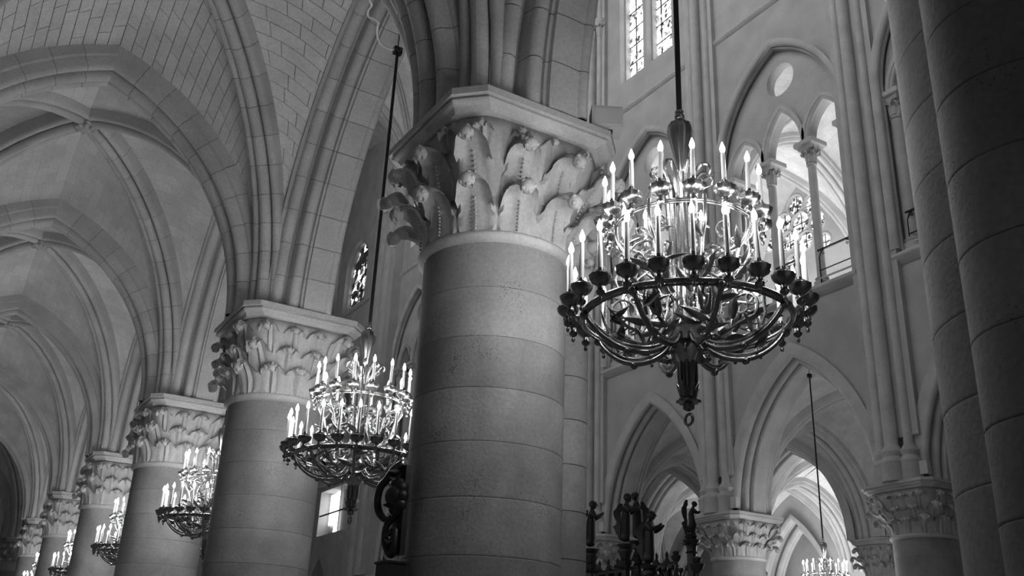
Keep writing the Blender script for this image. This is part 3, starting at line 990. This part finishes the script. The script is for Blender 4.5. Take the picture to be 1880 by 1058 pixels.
# ------------------------------------------------------------------ chandeliers
def spiral(c, r0, turns, a0, n=26, k=.12, sgn=1):
    """spiral in a radial plane (r, z)"""
    out = []
    for i in range(n+1):
        t = i/n
        r = r0*(1-t)**.8 + r0*k
        a = a0+sgn*turns*2*PI*t
        out.append((c[0]+r*math.cos(a), c[1]+r*math.sin(a)))
    return out

def blade(p, d, s, length, width, curl=.3, n=8, m_=4):
    """lance shaped leaf starting at p, direction d, side s"""
    d = Vector(d).normalized(); s = Vector(s).normalized(); nn = d.cross(s).normalized()
    V, F = [], []
    for i in range(n+1):
        t = i/n
        wd = width*math.sin(PI*min(1, (t*.93+.07))**.8)
        q = Vector(p)+d*length*t + nn*(curl*length*(t*t))
        for j in range(m_+1):
            u = j/m_*2-1
            V.append(q+s*wd*u+nn*(abs(u)*wd*.45))
    for i in range(n):
        for j in range(m_):
            a = i*(m_+1)+j
            F.append((a, a+1, a+m_+2, a+m_+1))
    # give it thickness
    k = len(V)
    V += [v-nn*.004 for v in V]
    F += [tuple(q+k for q in f[::-1]) for f in F]
    edge = [i*(m_+1) for i in range(n+1)]; edge2 = [i*(m_+1)+m_ for i in range(n+1)]
    for e in (edge, edge2):
        for a, b in zip(e, e[1:]): F.append((a, b, b+k, a+k))
    return V, F

def rz(r, z): return Vector((r, 0, z))

# templates (mesh data shared by every chandelier), local z=0 at the bottom hub of the crown (world 3.05)
Z0 = 3.05
def mk(name, vf, mt, auto=50):
    o = build(name, vf, mt, None, smooth=True, autosmooth=auto)
    me = o.data; bpy.data.objects.remove(o)
    return me
RING, ZR_ = .62, 3.72-Z0
RING2, ZR2 = .42, 4.315-Z0
me_ring = mk('lower_ring', join(torus((0, 0, ZR_), RING, .016, 96, 8), torus((0, 0, ZR_-.022), RING-.01, .008, 96, 6)), DBRASS)
me_ring2 = mk('upper_ring', join(torus((0, 0, ZR2), RING2, .011, 80, 8), torus((0, 0, ZR2-.016), RING2, .006, 80, 6)), BRASS)
me_stem = mk('stem', lathe([(.012, .34), (.05, .40), (.085, .46), (.10, .52), (.085, .58), (.11, .62), (.07, .68), (.035, .74), (.03, 1.05), (.045, 1.10), (.03, 1.16), (.03, 1.45), (.06, 1.50), (.045, 1.56), (.03, 1.62), (.02, 1.70)], 24, flute=8, fa=.10), BRASS)
me_tube = mk('stem_tube', tube([(.075, 0, .56), (.078, 0, .9), (.075, 0, 1.2), (.085, 0, 1.5), (.11, 0, 1.62)], .013, 8), BRASS)
me_urn = mk('urn', join(lathe([(.015, 1.66), (.03, 1.70), (.034, 1.74), (.05, 1.82), (.072, 1.92), (.080, 1.98), (.072, 2.03), (.04, 2.055), (.018, 2.065)], 32, flute=10, fa=.05), sphere((0, 0, 2.09), .034, 14, 8), lathe([(.03, 2.12), (.03, 2.13), (.014, 2.15)], 16)), BRASS)
me_pend = mk('pendant', join(lathe([(.10, .52), (.085, .47), (.055, .44), (.045, .36), (.04, .28), (.045, .20), (.03, .185), (.062, .175), (.064, .16), (.03, .15), (.028, .12), (.01, .11)], 32, flute=8, fa=.14),
                             *[tube([(.045*math.cos(a), .045*math.sin(a), .22), (.052*math.cos(a), .052*math.sin(a), .32), (.05*math.cos(a), .05*math.sin(a), .42), (.075*math.cos(a), .075*math.sin(a), .47), (.115*math.cos(a), .115*math.sin(a), .48), (.13*math.cos(a), .13*math.sin(a), .45), (.115*math.cos(a), .115*math.sin(a), .43)], .009, 6) for a in [q*PI/4 for q in range(8)]],
                             *[blade((.045*math.cos(a), .045*math.sin(a), .19), (math.cos(a)*.4, math.sin(a)*.4, 1), (-math.sin(a), math.cos(a), 0), .09, .018, .1) for a in [q*PI/4+.4 for q in range(8)]]), DBRASS)
me_hang = mk('hanging_ring', torus((0, 0, .06), .032, .009, 24, 8, axis='x', sx=1), DBRASS)
arm_path = [(.09, .55), (.14, .49), (.22, .455), (.32, .45), (.42, .475), (.51, .53), (.58, .60), (.62, .67)]
def smoothpath(pts, n=24):
    out = []
    P_ = [pts[0]]+list(pts)+[pts[-1]]
    seg = len(pts)-1
    for i in range(n+1):
        t = i/n*seg; k = min(int(t), seg-1); f = t-k
        p0, p1, p2, p3 = [Vector(q) for q in P_[k:k+4]]
        out.append(.5*((2*p1)+(-p0+p2)*f+(2*p0-5*p1+4*p2-p3)*f*f+(-p0+3*p1-3*p2+p3)*f**3))
    return out
def rad(pts, ang=0.0, off=0.0): return [Vector((q[0], off, q[1])) for q in pts]
me_arm = mk('arm', join(tube(rad(smoothpath(arm_path, 24)), .015, 8, lambda t: .013+.005*math.sin(PI*t)),
                        tube(rad([(q[0], q[1]+.028) for q in smoothpath(arm_path, 24)]), .008, 6),
                        sphere((.62, 0, .645), .028, 10, 6), sphere((.36, 0, .445), .026, 10, 6)), DBRASS)
sc1 = [(.10, .70), (.17, .60), (.27, .56), (.36, .60)]+spiral((.37, .69), .09, 1.35, -PI/2, 22)[2:]
me_scroll = mk('scroll', join(tube(rad(sc1), .010, 6, lambda t: .012-.006*t), tube(rad([(.47, .55), (.50, .62), (.49, .70)]+spiral((.435, .72), .055, 1.2, 0, 18)[1:]), .008, 6, lambda t: .010-.005*t),
                              tube(rad([(.27, .56), (.22, .66)]+spiral((.19, .72), .045, 1.2, 0, 18)[1:]), .008, 6)), DBRASS)
sc2 = [(.06, .80), (.14, .76), (.24, .80), (.32, .92), (.36, 1.06), (.42, 1.16), (.42, 1.30)]
me_arm2 = mk('upper_arm', join(tube(rad(smoothpath(sc2, 24)), .012, 8), tube(rad([(.24, .80), (.32, .82)]+spiral((.36, .89), .07, 1.3, -PI/2, 20)[1:]), .008, 6),
                               tube(rad([(.30, .90), (.22, .97)]+spiral((.20, 1.06), .065, 1.3, -PI/2, 20, sgn=-1)[1:]), .008, 6),
                               tube(rad([(.36, 1.06), (.30, 1.14)]+spiral((.27, 1.22), .05, 1.2, -PI/2, 20, sgn=-1)[1:]), .007, 6)), BRASS)
leaves_lo = [((.34, 0, .58), (1, .25, .35), (0, 1, -.4), .20, .034), ((.30, 0, .62), (.2, -.5, 1), (1, 0, 0), .17, .03), ((.46, 0, .62), (-.5, .6, .7), (.7, .5, 0), .15, .028), ((.20, 0, .58), (.6, -.8, .15), (0, .2, 1), .16, .026), ((.42, 0, .52), (.4, -.9, .3), (0, .3, 1), .18, .03), ((.25, 0, .50), (.3, .9, .25), (0, -.2, 1), .17, .03), ((.50, 0, .60), (.1, .9, .3), (.3, 0, 1), .14, .024)]
leaves_up = [((.24, 0, .82), (1, .3, .4), (0, 1, 0), .22, .034), ((.30, 0, .95), (-.4, .8, .5), (1, .4, 0), .17, .026), ((.14, 0, .80), (.8, -.7, .5), (0, 1, .4), .20, .028), ((.36, 0, 1.05), (.3, -.8, .6), (1, 0, .3), .15, .022), ((.33, 0, .86), (.9, -.5, .1), (0, 1, .3), .2, .03), ((.20, 0, .98), (.5, .6, .7), (.3, -.5, .5), .15, .022), ((.38, 0, 1.12), (-.6, .5, .5), (0, 1, 0), .14, .022)]
me_leaf_lo = [mk('leaf', blade(*q), DBRASS) for q in leaves_lo]
me_leaf_up = [mk('leaf', blade(*q), BRASS) for q in leaves_up]
me_plume = mk('plume', tube([Vector(q) for q in ((.05, 0, 1.48), (.07, .01, 1.58), (.10, .02, 1.66), (.14, .03, 1.70), (.185, .03, 1.68), (.20, .03, 1.64), (.19, .03, 1.61))], .012, 6, lambda t: .014-.007*t), BRASS)
me_plume2 = mk('plume', blade((.05, 0, 1.45), (.42, 0, 1), (0, 1, 0), .24, .026, -.35, n=10), BRASS)
cup_pr = [(.008, -.11), (.012, -.095), (.006, -.08), (.024, -.065), (.026, -.05), (.016, -.04), (.018, -.02), (.034, -.010), (.053, .004), (.062, .022), (.066, .044), (.062, .047), (.03, .034), (.014, .04), (.014, .055), (.032, .062), (.033, .067), (.016, .072), (.0155, .09)]
me_cup = mk('candle_cup', lathe(cup_pr, 20, flute=10, fa=.04), DBRASS)
me_cup2 = mk('candle_cup', lathe(cup_pr, 20, flute=10, fa=.06), BRASS)
def candle_mesh(h):
    return mk('candle', lathe([(.0148, 0), (.0142, h*.5), (.0125, h-.008), (.009, h)], 12), WAX)
me_c1, me_c2 = candle_mesh(.235), candle_mesh(.19)
fl = [(.004, -.004), (.013, .008), (.0165, .022), (.0145, .038), (.008, .056), (.0015, .074)]
me_flame = mk('flame', lathe(fl, 10), FLAME)

def chandelier(L, A, ztop, label, lamps=True, back=True, group='gilt candle chandeliers hung along the nave'):
    root = empty('chandelier', (A, L, Z0))
    tag(root, label, 'chandelier', group)
    place('lower_ring', me_ring, root); place('upper_ring', me_ring2, root); place('stem', me_stem, root)
    place('urn', me_urn, root); place('pendant', me_pend, root); place('hanging_ring', me_hang, root)
    rod = build('rod', tube([(0, 0, 2.13), (0, 0, ztop-Z0)], .0185, 12), IRON, root, smooth=True, autosmooth=40)
    build('hook', join(box(-.05, .05, -.035, .035, ztop-Z0-.04, ztop-Z0+.05), sphere((.0, -.03, ztop-Z0), .035), tube([(0, 0, ztop-Z0), (0, 0, max(ztop+.2, 9.38)-Z0)], .007, 6)), IRON, root, smooth=True, autosmooth=40)
    for k in range(8):
        M = Matrix.Rotation(k*PI/4+PI/8-.02, 4, 'Z')
        a = place('arm', me_arm, root, M)
        place('scroll', me_scroll, a)
        for me in me_leaf_lo: place('leaf', me, a)
        b = place('upper_arm', me_arm2, root, M)
        for me in me_leaf_up: place('leaf', me, b)
        place('stem_tube', me_tube, root, Matrix.Rotation(k*PI/4, 4, 'Z'))
        place('plume', me_plume, root, Matrix.Rotation(k*PI/4+.2, 4, 'Z'))
        place('plume', me_plume2, root, Matrix.Rotation(k*PI/4+.6, 4, 'Z'))
    rings = ((24, RING+.085, ZR_+.035, me_cup, me_c1, .235), (16, RING2+.065, ZR2+.022, me_cup2, me_c2, .19))
    for ri, (n, r, z, mc, mw, h) in enumerate(rings):
        for k in range(n):
            t = 2*PI*(k+.5)/n
            M = Matrix.Translation((r*math.cos(t), r*math.sin(t), z))@Matrix.Rotation(t, 4, 'Z')
            place('candle_cup', mc, root, M)
            cm = place('candle', mw, root, Matrix.Translation((r*math.cos(t), r*math.sin(t), z+.088))@Matrix.Rotation(random.uniform(-.025, .025), 4, 'X')@Matrix.Rotation(random.uniform(-.025, .025), 4, 'Y'))
            place('flame', me_flame, cm, Matrix.Translation((0, 0, h)))
            step = 3 if ri == 0 else 4
            if lamps and k % step == 1:
                ld = bpy.data.lights.new('candle_lamp', 'POINT'); ld.energy = CANDLE_W*(1.0 if L < 0 else 1.45); ld.shadow_soft_size = .02
                lo_ = bpy.data.objects.new('candle_lamp', ld); COL.objects.link(lo_)
                lo_.parent = root; lo_.location = (r*math.cos(t), r*math.sin(t), z+.088+h+.11)
    return root
CH = [(-2.21, 9.4, 'large chandelier with two rings of candles, nearest, right of the central pier'),
      (2.80, 8.70, 'chandelier between the second pier and the central pier, partly cut by the central pier'),
      (8.20, 8.7, 'chandelier in front of the second pier, its right half hidden'),
      (13.5, 8.7, 'chandelier in front of the third pier, small, at lower left'),
      (19.2, 8.7, 'chandelier in front of the fourth pier, only candles showing at the bottom edge'),
      (25.1, 8.7, 'farthest near-row chandelier, a few flames at the bottom left')]
for L, zt, lb in CH:
    chandelier(L, .076, zt, lb)
chandelier(9.56, W, 9.15, 'distant chandelier hanging in the far right-hand arch').location.z = Z0-.05

# cable from the vault to the second rod
cb = [P(*q) for q in [(2.77, 0.05, 8.69), (2.89, -0.02, 8.76), (2.97, -0.08, 8.85), (2.96, -0.14, 8.92), (2.84, -0.2, 8.96), (2.68, -0.25, 8.9), (2.68, -0.3, 8.93), (2.74, -0.36, 8.98), (2.67, -0.4, 9.0), (2.43, -0.45, 8.9), (2.37, -0.5, 8.91), (2.33, -0.55, 9.02)]]
tag(build('cable', tube([Vector((q.x, q.y, q.z)) for q in smoothpath([tuple(p) for p in cb], 60)], .014, 6), CABLE, None, smooth=True), 'thin white cable looping from the arch to the chandelier rod', 'cable')

# ------------------------------------------------------------------ bracket on the central pier
def to_pier(ang, r, z): return Vector((r*math.cos(ang), r*math.sin(ang), z))
root = empty('wall_bracket', (0, 0, 0)); tag(root, 'dark bronze scrolled bracket on the left side of the central pier', 'bracket')
ba = math.radians(183)
def loc(u, o, z):   # u along tangent, o outwards
    n = Vector((math.cos(ba), math.sin(ba), 0)); t = Vector((-math.sin(ba), math.cos(ba), 0))
    return n*(.655+o)+t*u+Vector((0, 0, z))
fr = Matrix((Vector((math.cos(ba), math.sin(ba), 0)), Vector((-math.sin(ba), math.cos(ba), 0)), Vector((0, 0, 1)))).transposed().to_4x4()
def lx(vf, o, u, z): return xf(vf, Matrix.Translation(loc(u, o, z))@fr)
build('back_plate', lx(box(-.02, .02, -.07, .07, -.34, .28), .03, 0, 2.8), BRONZE, root)
build('shell', lx(join(*[sphere((.06, math.cos(q*.7)*.06, math.sin(q*.7)*.09), .05, 8, 6) for q in range(9)], sphere((.07, 0, 0), .085, 12, 8)), .0, 0, 2.86), BRONZE, root, smooth=True)
pts = [loc(0, .05, 3.10), loc(-.03, .10, 3.05), loc(-.06, .13, 2.98), loc(-.11, .15, 2.93), loc(-.14, .15, 2.84), loc(-.12, .14, 2.76), loc(-.07, .12, 2.71), loc(-.03, .10, 2.70)]
build('scroll', tube(smoothpath([tuple(q) for q in pts], 26), .028, 8), BRONZE, root, smooth=True)
pts = [loc(.0, .06, 2.74), loc(-.06, .10, 2.66), loc(-.07, .10, 2.56), loc(-.03, .09, 2.48), loc(.02, .08, 2.46), loc(.04, .08, 2.54), loc(.02, .07, 2.64)]
build('scroll', tube(smoothpath([tuple(q) for q in pts], 26), .024, 8), BRONZE, root, smooth=True)
for k in range(12):
    a = k/11
    build('leaf', blade(loc(.01*math.sin(k), .05, 2.5+.55*a), (math.cos(ba)*.8, math.sin(ba)*.8+.5*math.sin(k*2.1), .8*math.cos(k*1.3)), (0, .4, 1), .11, .028), BRONZE, root, smooth=True)
root = empty('wall_box', (0, 0, 0)); tag(root, 'dark metal box fixed to the central pier at the bottom edge', 'box')
build('body', lx(box(-.06, .08, -.09, .09, -.10, .06), .05, -.02, 2.34), BRONZE, root)
build('lid', lx(box(-.07, .09, -.1, .1, .06, .075), .05, -.02, 2.34), IRON, root)
for k in range(3):
    build('leaf', blade(loc(-.14, .06, 2.36), (.2, .5*math.sin(k*2.), .8), (0, 1, .2), .10, .02), BRONZE, root, smooth=True)

# ------------------------------------------------------------------ bronze angels and screen
def skin_body(name, joints, edges, mt, parent, sub=2):
    me = bpy.data.meshes.new(name)
    me.from_pydata([j[0] for j in joints], edges, [])
    o = bpy.data.objects.new(name, me); COL.objects.link(o)
    sk = o.modifiers.new('skin', 'SKIN')
    ss = o.modifiers.new('sub', 'SUBSURF'); ss.levels = sub; ss.render_levels = sub
    for i, j in enumerate(joints):
        v = me.skin_vertices[0].data[i]
        v.radius = (j[1], j[1]) if not isinstance(j[1], tuple) else j[1]
        v.use_root = (i == 0)
    dg = bpy.context.evaluated_depsgraph_get()
    me2 = bpy.data.meshes.new_from_object(o.evaluated_get(dg))
    bpy.data.objects.remove(o)
    me2.name = name
    me2.materials.clear(); me2.materials.append(mt)
    me2.polygons.foreach_set('use_smooth', [True]*len(me2.polygons))
    o2 = bpy.data.objects.new(name, me2); COL.objects.link(o2); o2.parent = parent
    return o2

def angel(Lc, Ac, zb, h, face, label, pose=0, pillar=True):
    root = empty('angel_statue', (Ac, Lc, zb), face)
    tag(root, label, 'statue', 'dark bronze angels on pillars')
    s = h/1.25
    if pose == 0:   # standing, robed, head bowed, arms raised forward (+y)
        J = [((0, 0, .55), .13), ((0, -.01, .30), .15), ((0, -.02, .04), .17), ((0, .0, .75), .11), ((0, .01, .90), .15), ((0, .03, 1.02), .05), ((0, .06, 1.12), .06), ((0, .07, 1.15), .05),
             ((.17, .02, .91), .08), ((.20, .10, .78), .06), ((.13, .25, .86), .04), ((.11, .33, .93), .03),
             ((-.17, .02, .91), .08), ((-.20, .10, .78), .06), ((-.13, .25, .86), .04), ((-.11, .33, .93), .03)]
        E_ = [(0, 1), (1, 2), (0, 3), (3, 4), (4, 5), (5, 6), (6, 7), (4, 8), (8, 9), (9, 10), (10, 11), (4, 12), (12, 13), (13, 14), (14, 15)]
    else:           # kneeling, leaning forward, holding out an offering
        J = [((0, 0, .42), .13), ((.0, .10, .22), .12), ((0, .20, .05), .09), ((0, -.05, .06), .10), ((0, -.28, .05), .07), ((0, .03, .62), .11), ((0, .08, .78), .12), ((0, .12, .89), .05), ((0, .17, .97), .06), ((0, .19, 1.0), .05),
             ((.12, .09, .78), .055), ((.14, .22, .66), .045), ((.08, .38, .68), .035), ((-.12, .09, .78), .055), ((-.14, .22, .66), .045), ((-.08, .38, .68), .035)]
        E_ = [(0, 1), (1, 2), (1, 3), (3, 4), (0, 5), (5, 6), (6, 7), (7, 8), (8, 9), (6, 10), (10, 11), (11, 12), (6, 13), (13, 14), (14, 15)]
    J = [(tuple(q*s for q in a), r*s) for a, r in J]
    skin_body('body', J, E_, BRONZE, root)
    hd = J[6][0] if pose == 0 else J[8][0]
    build('head', join(sphere((hd[0], hd[1]+.015*s, hd[2]+.01*s), .088*s, 14, 10, 1.18), sphere((hd[0], hd[1]-.02*s, hd[2]+.03*s), .098*s, 12, 8, 1.0), tube([(hd[0], hd[1]+.08*s, hd[2]+.03*s), (hd[0], hd[1]+.115*s, hd[2]-.01*s)], .016*s, 6)), BRONZE, root, smooth=True)
    # wings: folded behind the back, feathered edge hanging down
    for sx in (-1, 1):
        V, F = [], []
        n = 14
        up_, dn = (.98, .10) if pose == 0 else (1.12, -.22)
        yb = -.13 if pose == 0 else -.16
        for i in range(n+1):
            t = i/n
            zc = up_+(dn-up_)*t
            wd = .05+.16*math.sin(PI*min(1, t*1.5+.1))*(1 if t < .6 else 1) if t < .6 else .21*(1-t)/.4+.02
            yf = yb+(.05 if t < .2 else 0)
            x = sx*(.05+.05*math.sin(PI*t))
            jag = .02*(i % 2) if t > .5 else 0
            for a, b in ((0, 0), (1, 0), (1, 1), (0, 1)):
                V.append(Vector((x+sx*a*.03, yf-(wd+jag)*b*.8, zc))*s)
        for i in range(n):
            for q in range(4):
                F.append((i*4+q, i*4+(q+1) % 4, i*4+4+(q+1) % 4, i*4+4+q))
        F.append((0, 1, 2, 3)); F.append(tuple(n*4+q for q in range(4)))
        build('wing', (V, F), BRONZE, root, smooth=True, autosmooth=50)
    build('plinth', lathe([(.20*s, -.18*s), (.20*s, -.12*s), (.15*s, -.09*s), (.2*s, -.04*s), (.22*s, .0)], 20), BRONZE, root, smooth=True, autosmooth=40)
    if pillar:
        b = -zb
        pr = [(.2, b), (.2, b+.3), (.13, b+.4), (.10, b+.6), (.085, -.9*s), (.12, -.85*s), (.09, -.8*s), (.10, -.55*s), (.15, -.45*s), (.16, -.40*s), (.10, -.34*s), (.13, -.25*s), (.18*s, -.18*s)]
        build('pillar', lathe(pr, 20, flute=8, fa=.05), BRONZE, root, smooth=True, autosmooth=40)
        for q in range(8):
            a = q*PI/4
            build('leaf', blade((.09*math.cos(a), .09*math.sin(a), -.62*s), (math.cos(a)*.9, math.sin(a)*.9, 1), (-math.sin(a), math.cos(a), 0), .22*s, .05*s, -.5), BRONZE, root, smooth=True)
    return root
LS = 9.0   # depth across the nave of the screen
angel(11.12, LS, 4.48, 1.05, -2.1, 'dark bronze angel at the edge of the central pier, leftmost', 0)
angel(9.88, LS, 4.46, 1.06, -2.3, 'dark bronze standing angel, left one of the close pair', 0)
angel(10.25, LS+.6, 4.62, 1.06, .9, 'dark bronze standing angel, right one of the close pair', 0)
angel(9.0, LS-.1, 3.96, 1.08, -2.5, 'dark bronze bowed figure below and right of the angel pair', 0)
angel(7.88, LS, 4.55, .62, -2.1, 'dark bronze kneeling angel silhouetted beside the far pier capital', 1)
def screen():
    root = empty('choir_screen', (10.86, 12.2, 0)); tag(root, 'dark carved choir screen with pierced scrollwork at the bottom edge', 'screen')
    build('panel', box(.05, .16, -1.55, 1.6, 0, 4.36), BRONZE, root)
    for k in range(9):
        u = -1.4+k*.36
        build('baluster', lathe([(.05, 0), (.06, 3.7), (.09, 3.8), (.05, 3.9), (.07, 4.2), (.1, 4.32), (.03, 4.45), (.045, 4.52), (.005, 4.6)], 12, (0, u)), BRONZE, root, smooth=True, autosmooth=40)
        if k < 8:
            for s in (-1, 1):
                sp = [(0, u+.18+s*(.02+q[0]), q[1]) for q in spiral((.07, 4.3+.04*(k % 3)), .07, 1.3, -PI/2, 20)]
                build('scroll', tube(sp, .018, 6), BRONZE, root, smooth=True)
        build('boss', sphere((-.03, u+.18, 4.05), .09, 10, 6), BRONZE, root, smooth=True)
    for z in (3.6, 4.25):
        build('rail', box(-.06, .17, -1.6, 1.65, z, z+.06), BRONZE, root)
screen()
def candelabrum(L, A, ztop, label, k=1.0, fl=False):
    root = empty('candelabrum', (A, L, 0)); tag(root, label, 'candelabrum', 'dark wrought candelabra below the far pier')
    build('stem', lathe([(.22, 0), (.2, .1), (.06, .3), (.035, ztop-.5*k), (.07*k, ztop-.46*k), (.035, ztop-.4*k), (.03, ztop-.2*k), (.08*k, ztop-.14*k), (.10*k, ztop-.08*k), (.05*k, ztop-.05*k), (.07*k, ztop), (.02, ztop+.03)], 16, flute=6, fa=.1), BRONZE, root, smooth=True, autosmooth=40)
    for s in (0, 1, 2, 3):
        a = s*PI/2+.5
        pth = [(0.02, ztop-.5*k), (.12*k, ztop-.56*k), (.22*k, ztop-.48*k), (.24*k, ztop-.36*k)]
        pts = [Vector((q[0]*math.cos(a), q[0]*math.sin(a), q[1])) for q in smoothpath(pth, 12)]
        arm_ = build('arm', tube(pts, .022*k, 6), BRONZE, root, smooth=True)
        build('cup', lathe([(.02*k, ztop-.36*k), (.06*k, ztop-.33*k), (.065*k, ztop-.28*k), (.03*k, ztop-.27*k)], 12, (.24*k*math.cos(a), .24*k*math.sin(a))), BRONZE, arm_, smooth=True, autosmooth=40)
        sp = [Vector((q[0]*math.cos(a), q[0]*math.sin(a), q[1])) for q in spiral((.14*k, ztop-.66*k), .08*k, 1.4, 0, 18)]
        build('scroll', tube(sp, .016*k, 6), BRONZE, arm_, smooth=True)
candelabrum(8.33, LS, 4.18, 'small dark candelabrum with knobbed finial at the bottom edge')
candelabrum(6.34, 7.74, 3.78, 'dark candelabrum under the kneeling angel', 1.25)
candelabrum(7.55, 7.6, 3.58, 'low dark candelabrum beside the screen', .9)
